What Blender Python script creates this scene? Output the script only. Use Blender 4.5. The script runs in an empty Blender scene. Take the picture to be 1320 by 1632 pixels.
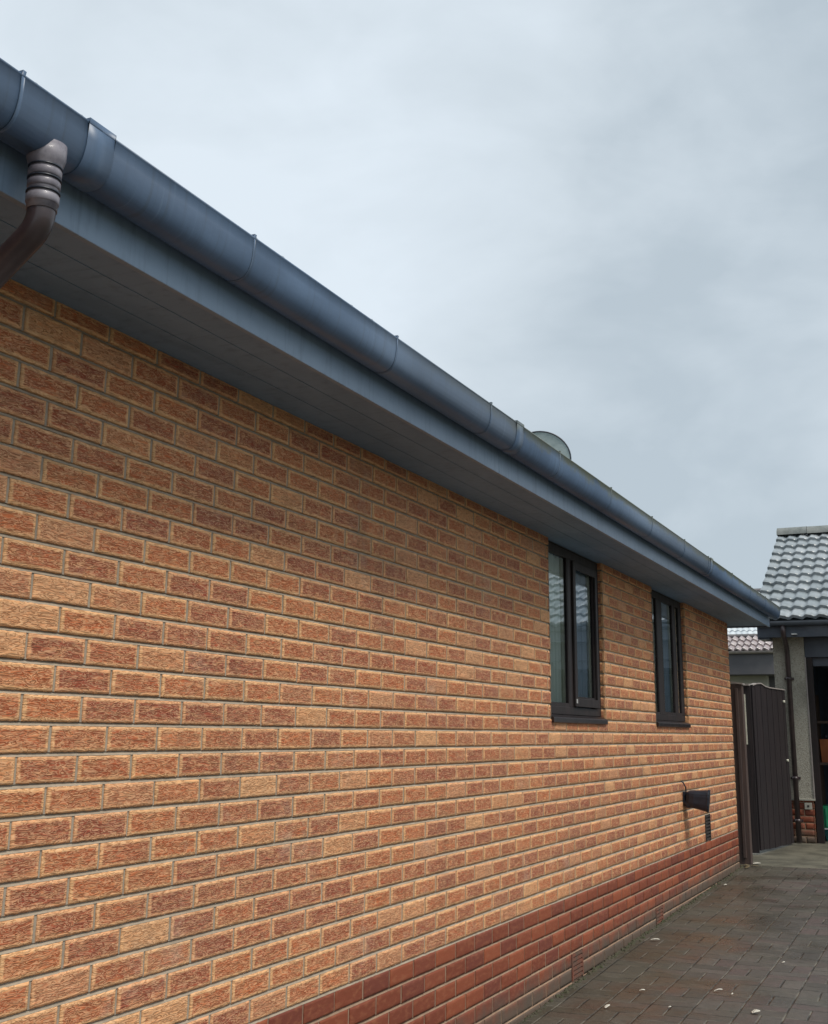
import bpy, bmesh, math, random
import numpy as np
from mathutils import Vector, Matrix
random.seed(7); rng = np.random.default_rng(7)
sc = bpy.context.scene
col = sc.collection
R = math.radians

# ------------------------------------------------------------------ camera
cam = bpy.data.cameras.new('camera'); cam_o = bpy.data.objects.new('camera', cam); col.objects.link(cam_o)
yaw, pitch, roll = 0.42756611, 0.24075751, 0.0098572
cy, sy = math.cos(yaw), math.sin(yaw)
f = Vector((-sy*math.cos(pitch), cy*math.cos(pitch), math.sin(pitch)))
r = Vector((cy, sy, 0)); u = r.cross(f)
r2 = math.cos(roll)*r + math.sin(roll)*u; u2 = -math.sin(roll)*r + math.cos(roll)*u
M = Matrix((r2, u2, -f)).transposed().to_4x4(); M.translation = Vector((2.11096, -2.43245, 0.88603))
cam_o.matrix_world = M
cam.sensor_fit = 'HORIZONTAL'; cam.sensor_width = 36; cam.lens = 1885.66/1320*36
cam.shift_y = (705.23-816)/1320
cam.clip_start = 0.05; cam.clip_end = 3000
sc.camera = cam_o

# ------------------------------------------------------------------ sky, sun, exposure
SUN_EL, SUN_AZ = 55, 110         # azimuth clockwise from +Y
world = bpy.data.worlds.new('World'); sc.world = world; world.use_nodes = True
nt = world.node_tree; nt.nodes.clear()
def N(nt, t, **k):
    n = nt.nodes.new(t)
    for a, v in k.items():
        if a.startswith('i_'):
            key = a[2:]
            n.inputs[int(key) if key.isdigit() else key.replace('_', ' ')].default_value = v
        else: setattr(n, a, v)
    return n
def L(nt, a, b): nt.links.new(a, b)
out = N(nt, 'ShaderNodeOutputWorld'); bg = N(nt, 'ShaderNodeBackground'); bg.inputs['Strength'].default_value = 0.1
sky = N(nt, 'ShaderNodeTexSky'); sky.sky_type = 'NISHITA'; sky.sun_disc = False
sky.sun_elevation = R(SUN_EL); sky.sun_rotation = R(SUN_AZ)
tc = N(nt, 'ShaderNodeTexCoord')
def mth(nt, op, a, b=None, c=None, clamp=False):
    n = nt.nodes.new('ShaderNodeMath'); n.operation = op; n.use_clamp = clamp
    for i, v in enumerate((a, b, c)):
        if v is None: continue
        if isinstance(v, (int, float)): n.inputs[i].default_value = v
        else: nt.links.new(v, n.inputs[i])
    return n.outputs[0]
def mixc(nt, fac, a, b, mode='MIX'):
    n = nt.nodes.new('ShaderNodeMix'); n.data_type = 'RGBA'; n.blend_type = mode; n.clamp_factor = True
    for i, v in ((0, fac), (6, a), (7, b)):
        if isinstance(v, (int, float)): n.inputs[i].default_value = v
        elif isinstance(v, tuple): n.inputs[i].default_value = v if len(v) == 4 else (*v, 1)
        else: nt.links.new(v, n.inputs[i])
    return n.outputs[2]
mp = N(nt, 'ShaderNodeMapping'); mp.inputs['Scale'].default_value = (1.0, 1.0, 1.9); L(nt, tc.outputs['Generated'], mp.inputs[0])
n1 = N(nt, 'ShaderNodeTexNoise', i_Scale=3.1, i_Detail=5.0, i_Roughness=.52, i_Distortion=.5); L(nt, mp.outputs[0], n1.inputs['Vector'])
n2 = N(nt, 'ShaderNodeTexNoise', i_Scale=6.5, i_Detail=6.0, i_Roughness=.5, i_Distortion=.3); L(nt, mp.outputs[0], n2.inputs['Vector'])
def dirdot(v, lo, hi):
    d = N(nt, 'ShaderNodeVectorMath'); d.operation = 'DOT_PRODUCT'; L(nt, tc.outputs['Generated'], d.inputs[0])
    d.inputs[1].default_value = Vector(v).normalized()
    m = N(nt, 'ShaderNodeMapRange'); m.interpolation_type = 'SMOOTHSTEP'; L(nt, d.outputs['Value'], m.inputs[0])
    m.inputs[1].default_value = lo; m.inputs[2].default_value = hi
    return m.outputs[0]
def pix(x, y): return r2*((x-660)/1885.66) - u2*((y-705.23)/1885.66) + f
dark = dirdot(pix(1200, 480), .93, 1.0)
light = dirdot(pix(420, 200), .93, 1.0)
s = mth(nt, 'ADD', mth(nt, 'MULTIPLY', n1.outputs[0], 1.0), mth(nt, 'MULTIPLY', n2.outputs[0], .75))
s = mth(nt, 'SUBTRACT', s, .57)
s = mth(nt, 'SUBTRACT', s, mth(nt, 'MULTIPLY', dark, .25))
s = mth(nt, 'ADD', s, mth(nt, 'MULTIPLY', light, .42), clamp=True)
cr = N(nt, 'ShaderNodeValToRGB'); L(nt, s, cr.inputs[0])
e = cr.color_ramp.elements; e[0].position = .0; e[0].color = (.465, .54, .60, 1); e[1].position = .75; e[1].color = (.72, .80, .87, 1)
m_ = e.new(.33); m_.color = (.60, .675, .735, 1)
sep = N(nt, 'ShaderNodeSeparateXYZ'); L(nt, tc.outputs['Generated'], sep.inputs[0])
zen = N(nt, 'ShaderNodeMapRange'); zen.interpolation_type = 'SMOOTHSTEP'; L(nt, sep.outputs[2], zen.inputs[0])
zen.inputs[1].default_value = .60; zen.inputs[2].default_value = .95; zen.inputs[3].default_value = 10.0; zen.inputs[4].default_value = 12.5
vm = N(nt, 'ShaderNodeVectorMath'); vm.operation = 'SCALE'; L(nt, cr.outputs[0], vm.inputs[0]); L(nt, zen.outputs[0], vm.inputs['Scale'])
fin = mixc(nt, .93, sky.outputs[0], vm.outputs[0])
L(nt, fin, bg.inputs[0]); L(nt, bg.outputs[0], out.inputs[0])

sun = bpy.data.lights.new('sun', 'SUN'); sun.energy = 2.5; sun.angle = R(16); sun.color = (1, .94, .85)
sun_o = bpy.data.objects.new('sun', sun); col.objects.link(sun_o)
sd = Vector((math.sin(R(SUN_AZ))*math.cos(R(SUN_EL)), math.cos(R(SUN_AZ))*math.cos(R(SUN_EL)), math.sin(R(SUN_EL))))
sun_o.rotation_euler = sd.to_track_quat('Z', 'Y').to_euler()
sc.view_settings.view_transform = 'Standard'; sc.view_settings.look = 'None'
sc.view_settings.exposure = 0.15; sc.view_settings.gamma = 1

# ------------------------------------------------------------------ helpers
def empty(name, loc=(0, 0, 0), rz=0):
    o = bpy.data.objects.new(name, None); col.objects.link(o); o.location = loc; o.rotation_euler = (0, 0, rz)
    o.empty_display_size = .1; return o
def tag(o, label=None, cat=None, group=None, kind=None):
    for k, v in (('label', label), ('category', cat), ('group', group), ('kind', kind)):
        if v: o[k] = v
    return o
class MB:
    """collects shapes, then becomes one mesh object"""
    def __init__(s): s.v = []; s.f = []; s.uv = []; s.m = []; s.sm = []
    def quad(s, a, b, c, d, m=0, sm=False):
        n = len(s.v); s.v += [tuple(a), tuple(b), tuple(c), tuple(d)]; s.f.append((n, n+1, n+2, n+3)); s.m.append(m); s.sm.append(sm); return s
    def poly(s, pts, m=0):
        n = len(s.v); s.v += [tuple(p) for p in pts]; s.f.append(tuple(range(n, n+len(pts)))); s.m.append(m); s.sm.append(False); return s
    def box(s, x0, x1, y0, y1, z0, z1, m=0):
        n = len(s.v)
        s.v += [(x0,y0,z0),(x1,y0,z0),(x1,y1,z0),(x0,y1,z0),(x0,y0,z1),(x1,y0,z1),(x1,y1,z1),(x0,y1,z1)]
        for q in ((0,3,2,1),(4,5,6,7),(0,1,5,4),(1,2,6,5),(2,3,7,6),(3,0,4,7)):
            s.f.append(tuple(n+i for i in q)); s.m.append(m); s.sm.append(False)
        return s
    def tube(s, pts, rad, n=20, m=0, cap=True):
        pts = [Vector(p) for p in pts]
        if not isinstance(rad, (list, tuple)): rad = [rad]*len(pts)
        rings = []; prev = None
        for i, p in enumerate(pts):
            t = ((pts[min(i+1, len(pts)-1)] - p).normalized() + (p - pts[max(i-1, 0)]).normalized()).normalized()
            a = prev if prev is not None else (Vector((0,1,0)) if abs(t.y) < .9 else Vector((1,0,0)))
            a = (a - t*a.dot(t)).normalized(); b = t.cross(a); prev = a
            n0 = len(s.v)
            for k in range(n):
                w = 2*math.pi*k/n; s.v.append(tuple(p + (a*math.cos(w)+b*math.sin(w))*rad[i]))
            rings.append(n0)
        for i in range(len(rings)-1):
            for k in range(n):
                s.f.append((rings[i]+k, rings[i]+(k+1)%n, rings[i+1]+(k+1)%n, rings[i+1]+k)); s.m.append(m); s.sm.append(True)
        if cap:
            s.f.append(tuple(rings[0]+k for k in range(n))[::-1]); s.m.append(m); s.sm.append(False)
            s.f.append(tuple(rings[-1]+k for k in range(n))); s.m.append(m); s.sm.append(False)
        return s
    def extrude_y(s, prof, y0, y1, m=0, sm=False, caps=False, closed=False, seg=1):
        n0 = len(s.v); k = len(prof)
        for j in range(seg+1):
            y = y0+(y1-y0)*j/seg
            s.v += [(x, y, z) for x, z in prof]
        for j in range(seg):
            for i in range(k if closed else k-1):
                a = n0+j*k+i; b = n0+j*k+(i+1)%k
                s.f.append((a, b, b+k, a+k)); s.m.append(m); s.sm.append(sm)
        if caps:
            s.f.append(tuple(n0+i for i in range(k))[::-1]); s.m.append(m); s.sm.append(False)
            s.f.append(tuple(n0+seg*k+i for i in range(k))); s.m.append(m); s.sm.append(False)
        return s
    def build(s, name, mats, parent=None, bevel=0):
        me = bpy.data.meshes.new(name); me.from_pydata(s.v, [], s.f)
        if not isinstance(mats, (list, tuple)): mats = [mats]
        for m in mats: me.materials.append(m)
        me.polygons.foreach_set('material_index', s.m); me.polygons.foreach_set('use_smooth', s.sm)
        me.validate(); me.update()
        o = bpy.data.objects.new(name, me); col.objects.link(o)
        if parent: o.parent = parent
        if bevel:
            md = o.modifiers.new('bevel', 'BEVEL'); md.width = bevel; md.segments = 2; md.limit_method = 'ANGLE'
        return o

# ------------------------------------------------------------------ materials
def mat(name):
    m = bpy.data.materials.new(name); m.use_nodes = True; t = m.node_tree
    return m, t, t.nodes['Principled BSDF']
def bump(t, h, bs, strength=.5, dist=.002, chain=None):
    b = N(t, 'ShaderNodeBump'); b.inputs['Strength'].default_value = strength; b.inputs['Distance'].default_value = dist
    L(t, h, b.inputs['Height'])
    if chain: L(t, chain, b.inputs['Normal'])
    if bs: L(t, b.outputs[0], bs.inputs['Normal'])
    return b.outputs[0]
def pos(t, scale=(1, 1, 1)):
    g = N(t, 'ShaderNodeNewGeometry'); m = N(t, 'ShaderNodeMapping'); m.inputs['Scale'].default_value = scale
    L(t, g.outputs['Position'], m.inputs[0]); return m.outputs[0]
def noise(t, vec, scale, detail=4, rough=.55, dist=0):
    n = N(t, 'ShaderNodeTexNoise', i_Scale=scale, i_Detail=detail, i_Roughness=rough, i_Distortion=dist); L(t, vec, n.inputs['Vector']); return n.outputs[0]
def ramp(t, x, lo, hi):
    m = N(t, 'ShaderNodeMapRange'); m.interpolation_type = 'SMOOTHSTEP'; L(t, x, m.inputs[0]); m.inputs[1].default_value = lo; m.inputs[2].default_value = hi
    return m.outputs[0]
def simple(name, c1, c2=None, rough=.5, nscale=3, stretch=(1, 1, 1), bstr=.2, bscale=60, bdist=.001, metal=0, coat=0, lo=.35, hi=.65):
    m, t, b = mat(name); p = pos(t, stretch)
    n = noise(t, p, nscale, 6, .6)
    L(t, mixc(t, ramp(t, n, lo, hi), c1, c2 or tuple(x*.8 for x in c1)), b.inputs['Base Color'])
    b.inputs['Roughness'].default_value = rough; b.inputs['Metallic'].default_value = metal; b.inputs['Coat Weight'].default_value = coat
    L(t, mth(t, 'ADD', mth(t, 'MULTIPLY', n, .25), rough-.12), b.inputs['Roughness'])
    bump(t, noise(t, p, bscale, 4), b, bstr, bdist)
    return m

def brick_mat(name, kind):
    m, t, b = mat(name)
    uv = N(t, 'ShaderNodeUVMap'); uv.uv_map = 'UVMap'
    at = N(t, 'ShaderNodeAttribute'); at.attribute_name = 'brick'; sp = N(t, 'ShaderNodeSeparateColor'); L(t, at.outputs['Color'], sp.inputs[0])
    r1, r2_, h = sp.outputs[0], sp.outputs[1], sp.outputs[2]
    w = at.outputs['Alpha']      # brick length in metres
    s2 = N(t, 'ShaderNodeSeparateXYZ'); L(t, uv.outputs[0], s2.inputs[0]); U, V = s2.outputs[0], s2.outputs[1]
    du = mth(t, 'MULTIPLY', mth(t, 'MINIMUM', U, mth(t, 'SUBTRACT', 1.0, U)), w)
    dv = mth(t, 'MULTIPLY', mth(t, 'MINIMUM', V, mth(t, 'SUBTRACT', 1.0, V)), .065)
    dd = mth(t, 'MINIMUM', du, mth(t, 'MULTIPLY', dv, 1.15))
    cmb = N(t, 'ShaderNodeCombineXYZ'); L(t, mth(t, 'ADD', mth(t, 'MULTIPLY', U, w), mth(t, 'MULTIPLY', r1, 7.3)), cmb.inputs[0])
    L(t, mth(t, 'ADD', mth(t, 'MULTIPLY', V, .065), mth(t, 'MULTIPLY', r2_, 5.1)), cmb.inputs[1]); L(t, mth(t, 'MULTIPLY', r1, 31.0), cmb.inputs[2])
    P = cmb.outputs[0]
    sq = N(t, 'ShaderNodeMapping'); sq.inputs['Scale'].default_value = (1, 2.6, 1); L(t, P, sq.inputs[0])
    sq2 = N(t, 'ShaderNodeMapping'); sq2.inputs['Scale'].default_value = (.75, 4.0, 1); L(t, P, sq2.inputs[0])
    nb = noise(t, P, 55, 4, .6)              # ragged edge of the blotch
    cr_ = noise(t, sq2.outputs[0], 27, 1.2, .5, 1.5)   # crinkle
    cl = mth(t, 'ABSOLUTE', mth(t, 'SUBTRACT', cr_, .5)); crack = ramp(t, cl, .050, .008)
    lip = mth(t, 'MULTIPLY', ramp(t, cl, .04, .07), ramp(t, cl, .15, .09))
    fine = noise(t, P, 900, 3, .7)
    patch = noise(t, sq.outputs[0], 24, 3, .5, .4)
    stain = noise(t, pos(t), 1.1, 5, .6)
    if kind == 'buff':   # 
        edge = ramp(t, mth(t, 'ADD', dd, mth(t, 'MULTIPLY', mth(t, 'SUBTRACT', nb, .5), .010)), .0060, .0150)  # 0 edge .. 1 centre
        rust = mixc(t, ramp(t, r2_, .1, .9), (.50, .128, .040), (.31, .063, .029))
        rust = mixc(t, mth(t, 'MULTIPLY', ramp(t, patch, .45, .75), .55), rust, (.62, .26, .11))
        buff = mixc(t, ramp(t, r2_, .2, .9), (.80, .425, .192), (.74, .355, .168))
        amt = mth(t, 'MULTIPLY', edge, mth(t, 'ADD', .25, mth(t, 'MULTIPLY', ramp(t, r1, -.02, .28), .75)))        # some bricks nearly all buff
        amt = mth(t, 'MULTIPLY', amt, mth(t, 'ADD', .74, mth(t, 'MULTIPLY', ramp(t, patch, .75, .35), .26)))
        c = mixc(t, amt, buff, rust)
        c = mixc(t, mth(t, 'MULTIPLY', mth(t, 'MULTIPLY', crack, mth(t, 'ADD', .2, mth(t, 'MULTIPLY', ramp(t, patch, .35, .65), .42))), ramp(t, edge, -.6, .6)), c, (.20, .068, .025))
        c = mixc(t, mth(t, 'MULTIPLY', lip, .38), c, (.80, .55, .32))
        c = mixc(t, mth(t, 'MULTIPLY', ramp(t, h, .45, .15), .25), c, (.28, .11, .05))
        c = mixc(t, mth(t, 'MULTIPLY', ramp(t, stain, .5, .75), .16), c, (.30, .20, .13))
        c = mixc(t, mth(t, 'MULTIPLY', ramp(t, noise(t, pos(t), 2.7, 6, .7), .56, .74), .30), c, (.60, .47, .36))
        c = mixc(t, mth(t, 'MULTIPLY', ramp(t, noise(t, pos(t, (1, 1, .45)), 1.9, 5, .65), .54, .78), .32), c, (.17, .10, .07))
        L(t, c, b.inputs['Base Color'])
        crh = mth(t, 'SUBTRACT', mth(t, 'MULTIPLY', cr_, 1.2), mth(t, 'MULTIPLY', crack, .55))
        n0 = bump(t, crh, None, .75, .0045)
        bump(t, fine, b, .35, .0006, n0); b.inputs['Roughness'].default_value = .88
    else:
        base = mixc(t, r2_, (.175, .036, .013), (.27, .064, .022))
        base = mixc(t, mth(t, 'MULTIPLY', ramp(t, r1, .6, .95), .7), base, (.145, .032, .018))
        base = mixc(t, mth(t, 'MULTIPLY', ramp(t, patch, .45, .75), .4), base, (.34, .125, .055))
        g = N(t, 'ShaderNodeNewGeometry'); sg = N(t, 'ShaderNodeSeparateXYZ'); L(t, g.outputs['Position'], sg.inputs[0])
        gl = mth(t, 'SUBTRACT', sg.outputs[2], mth(t, 'ADD', -.542, mth(t, 'MULTIPLY', sg.outputs[1], .0195)))   # height above the paving
        dirt = ramp(t, mth(t, 'ADD', gl, mth(t, 'MULTIPLY', noise(t, pos(t), 5, 5, .65), -.30)), .06, -.12)
        base = mixc(t, mth(t, 'MULTIPLY', dirt, .85), base, (.085, .075, .055))
        L(t, base, b.inputs['Base Color'])
        n0 = bump(t, patch, None, .3, .003); bump(t, fine, b, .3, .0006, n0); b.inputs['Roughness'].default_value = .7
    return m
M_BUFF = brick_mat('rustic_buff_brick', 'buff'); M_RED = brick_mat('red_plinth_brick', 'red')
def mortar(name, c1, c2):
    m, t, b = mat(name); p = pos(t)
    c = mixc(t, ramp(t, noise(t, p, 14, 6, .65), .35, .7), c1, c2)
    c = mixc(t, mth(t, 'MULTIPLY', ramp(t, noise(t, p, 1.3, 4), .5, .7), .3), c, tuple(x*.6 for x in c1))
    L(t, c, b.inputs['Base Color']); b.inputs['Roughness'].default_value = .95
    bump(t, noise(t, p, 420, 4, .7), b, .6, .0015); return m
M_MORT = mortar('grey_mortar', (.39, .32, .24), (.29, .235, .175))
M_MORTR = mortar('brown_mortar', (.33, .22, .145), (.23, .145, .095))
# --- dirty plastic of the eaves: streaks over blue-grey that has lens glare painted in
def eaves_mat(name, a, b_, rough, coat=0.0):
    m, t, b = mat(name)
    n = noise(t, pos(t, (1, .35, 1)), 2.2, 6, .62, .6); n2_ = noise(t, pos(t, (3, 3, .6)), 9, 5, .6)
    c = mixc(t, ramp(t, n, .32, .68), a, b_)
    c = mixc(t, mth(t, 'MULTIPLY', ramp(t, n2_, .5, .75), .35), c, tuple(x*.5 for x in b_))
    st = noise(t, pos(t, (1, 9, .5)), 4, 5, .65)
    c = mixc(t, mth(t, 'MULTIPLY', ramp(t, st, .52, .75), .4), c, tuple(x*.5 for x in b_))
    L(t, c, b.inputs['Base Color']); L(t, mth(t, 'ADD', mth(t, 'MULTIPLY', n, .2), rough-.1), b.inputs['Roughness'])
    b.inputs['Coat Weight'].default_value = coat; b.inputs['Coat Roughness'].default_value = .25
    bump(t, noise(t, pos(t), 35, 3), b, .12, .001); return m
M_SOF = eaves_mat('glare_tinted_soffit', (.21, .315, .45), (.15, .235, .34), .6)
M_FAS = eaves_mat('glare_tinted_fascia', (.24, .33, .45), (.18, .255, .36), .45, .2)
M_BARGE = eaves_mat('barge_board', (.09, .11, .15), (.065, .08, .11), .45, .2)
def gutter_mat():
    m, t, b = mat('glare_tinted_gutter')
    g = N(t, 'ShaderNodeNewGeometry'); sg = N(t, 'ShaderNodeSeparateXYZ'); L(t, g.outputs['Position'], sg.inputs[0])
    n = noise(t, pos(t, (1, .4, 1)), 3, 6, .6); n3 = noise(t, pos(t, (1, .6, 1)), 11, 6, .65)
    c = mixc(t, ramp(t, n, .35, .65), (.105, .165, .265), (.07, .115, .19))  # blue-grey base: lens glare put into the colour of dark brown plastic
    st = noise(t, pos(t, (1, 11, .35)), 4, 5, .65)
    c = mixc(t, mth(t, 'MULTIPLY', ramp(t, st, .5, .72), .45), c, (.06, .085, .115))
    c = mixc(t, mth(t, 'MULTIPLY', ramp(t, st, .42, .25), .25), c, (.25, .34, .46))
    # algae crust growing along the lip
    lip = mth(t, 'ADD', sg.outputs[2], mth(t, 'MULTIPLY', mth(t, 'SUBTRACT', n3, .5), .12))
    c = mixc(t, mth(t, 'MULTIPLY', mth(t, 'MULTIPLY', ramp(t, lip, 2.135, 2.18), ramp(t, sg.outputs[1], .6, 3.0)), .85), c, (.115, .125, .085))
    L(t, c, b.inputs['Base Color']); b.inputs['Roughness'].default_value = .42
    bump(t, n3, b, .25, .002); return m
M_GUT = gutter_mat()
M_PIPE = simple('downpipe_plastic', (.25, .235, .265), (.13, .12, .145), .5, 22, coat=.1, bstr=.1)
M_PIPE2 = simple('brown_pipe_plastic', (.055, .035, .035), (.035, .022, .024), .35, 10, coat=.3)
M_FRAME = simple('dark_brown_frame', (.016, .007, .006), (.009, .005, .005), .6, 18, (1, 1, .2), coat=.0)
M_SILL = simple('dark_sill', (.018, .012, .013), (.012, .009, .010), .35, 12)
M_SPACER = simple('pale_spacer_bar', (.68, .66, .54), (.55, .54, .44), .4, 10)
M_BLIND = simple('pale_curtain', (.85, .88, .80), (.78, .82, .75), .8, 9, (1, 3, .3))
M_GREYBLIND = simple('grey_curtain', (.55, .62, .70), (.45, .52, .60), .8, 9, (1, 3, .3))
M_PLASTER = simple('room_plaster', (.25, .24, .22), (.2, .19, .18), .9)
def glass():
    m, t, b = mat('window_glass')
    t.nodes.remove(b); o = t.nodes['Material Output']
    tr = N(t, 'ShaderNodeBsdfTransparent'); tr.inputs[0].default_value = (.86, .9, .9, 1)
    gl = N(t, 'ShaderNodeBsdfGlossy'); gl.inputs['Roughness'].default_value = .015; gl.inputs[0].default_value = (.9, .95, 1, 1)
    lw = N(t, 'ShaderNodeFresnel'); lw.inputs[0].default_value = 1.7
    mx = N(t, 'ShaderNodeMixShader'); L(t, mth(t, 'ADD', mth(t, 'MULTIPLY', lw.outputs[0], 1.3), .06, clamp=True), mx.inputs[0])
    L(t, tr.outputs[0], mx.inputs[1]); L(t, gl.outputs[0], mx.inputs[2]); L(t, mx.outputs[0], o.inputs[0])
    bn = noise(t, pos(t), 4, 2); bb = N(t, 'ShaderNodeBump'); bb.inputs['Strength'].default_value = .03; bb.inputs['Distance'].default_value = .003
    L(t, bn, bb.inputs['Height']); L(t, bb.outputs[0], gl.inputs['Normal']); return m
M_GLASS = glass()
def tile_mat(name, c1, c2, c3, rough=.3):
    m, t, b = mat(name)
    at = N(t, 'ShaderNodeAttribute'); at.attribute_name = 'tile'
    n = noise(t, pos(t), 6, 6, .6); n2_ = noise(t, pos(t), 60, 5, .65)
    c = mixc(t, at.outputs['Fac'], c1, c2)
    c = mixc(t, mth(t, 'MULTIPLY', ramp(t, n, .45, .7), .7), c, c3)
    c = mixc(t, mth(t, 'MULTIPLY', ramp(t, n2_, .52, .75), .6), c, tuple(x*.45 for x in c1))
    L(t, c, b.inputs['Base Color']); L(t, mth(t, 'ADD', mth(t, 'MULTIPLY', n2_, .35), rough-.15), b.inputs['Roughness'])
    bump(t, n2_, b, .5, .005); b.inputs['Coat Weight'].default_value = .8; b.inputs['Coat Roughness'].default_value = .16; return m
M_TILE = tile_mat('wet_concrete_tile', (.20, .23, .245), (.34, .365, .38), (.14, .165, .17))
M_RIDGE = simple('ridge_mortar_tile', (.19, .205, .20), (.125, .14, .135), .75, 9, bstr=.5, bscale=40, bdist=.004)
M_TILEP = tile_mat('pinkish_tile', (.30, .24, .235), (.42, .36, .35), (.22, .18, .19))
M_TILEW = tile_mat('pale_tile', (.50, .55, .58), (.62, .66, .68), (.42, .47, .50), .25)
def dash():
    m, t, b = mat('pebble_dash'); p = pos(t)
    v = N(t, 'ShaderNodeTexVoronoi', i_Scale=120.0); L(t, p, v.inputs['Vector'])
    sp = N(t, 'ShaderNodeSeparateColor'); L(t, v.outputs['Color'], sp.inputs[0])
    c = mixc(t, sp.outputs[0], (.36, .33, .265), (.45, .42, .35))
    c = mixc(t, mth(t, 'MULTIPLY', ramp(t, sp.outputs[1], .75, .95), .6), c, (.17, .15, .12))
    c = mixc(t, mth(t, 'MULTIPLY', ramp(t, noise(t, p, 2.2, 5, .6), .5, .72), .5), c, (.14, .13, .10))
    L(t, c, b.inputs['Base Color']); b.inputs['Roughness'].default_value = .9
    bump(t, v.outputs['Distance'], b, .7, .006); return m
M_DASH = dash()
M_GFAS = simple('garage_fascia_paint', (.075, .09, .115), (.055, .065, .085), .45, 4, coat=.2)
M_DARKIN = simple('garage_inside', (.16, .22, .30), (.11, .15, .20), .9, 2)
M_GATE = simple('brown_stained_board', (.024, .016, .017), (.010, .007, .009), .65, 14, (5, 5, .25), .5, 40)
M_GATE2 = simple('brown_post_board', (.085, .055, .045), (.060, .042, .038), .6, 12, (4, 4, .4), .3, 40)
M_GATETOP = simple('weathered_board_edge', (.34, .30, .27), (.26, .23, .22), .7, 12)
M_WALLP = simple('pale_render', (.42, .40, .33), (.34, .33, .28), .9, 3)
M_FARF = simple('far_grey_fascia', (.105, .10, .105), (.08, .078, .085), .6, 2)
M_BLACK = simple('black_housing', (.018, .024, .038), (.012, .016, .026), .4, 20)
M_WHITE = simple('white_plastic', (.62, .62, .60), (.5, .5, .48), .5, 20)
M_DISH = simple('dish_grey', (.31, .37, .37), (.23, .29, .29), .5, 9)
M_AIR = simple('terracotta_vent', (.19, .058, .032), (.10, .065, .045), .85, 9, bstr=.5)
M_AIRD = simple('dark_vent_cover', (.045, .035, .03), (.03, .022, .02), .6, 20)
M_GREEN = simple('green_plastic', (.02, .28, .12), (.012, .17, .09), .35, 6)
M_TEAL = simple('teal_plastic', (.015, .11, .11), (.01, .07, .08), .35, 6)
M_ORANGE = simple('orange_plastic', (.42, .12, .03), (.30, .08, .02), .5, 6)
M_SHELF = simple('shelf_wood', (.10, .06, .04), (.07, .045, .03), .6, 8)
M_SCRAP = simple('pale_scrap', (.72, .70, .62), (.58, .54, .45), .6, 60)
M_LEAF = simple('brown_leaf', (.16, .12, .06), (.10, .075, .04), .6, 60)

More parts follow.
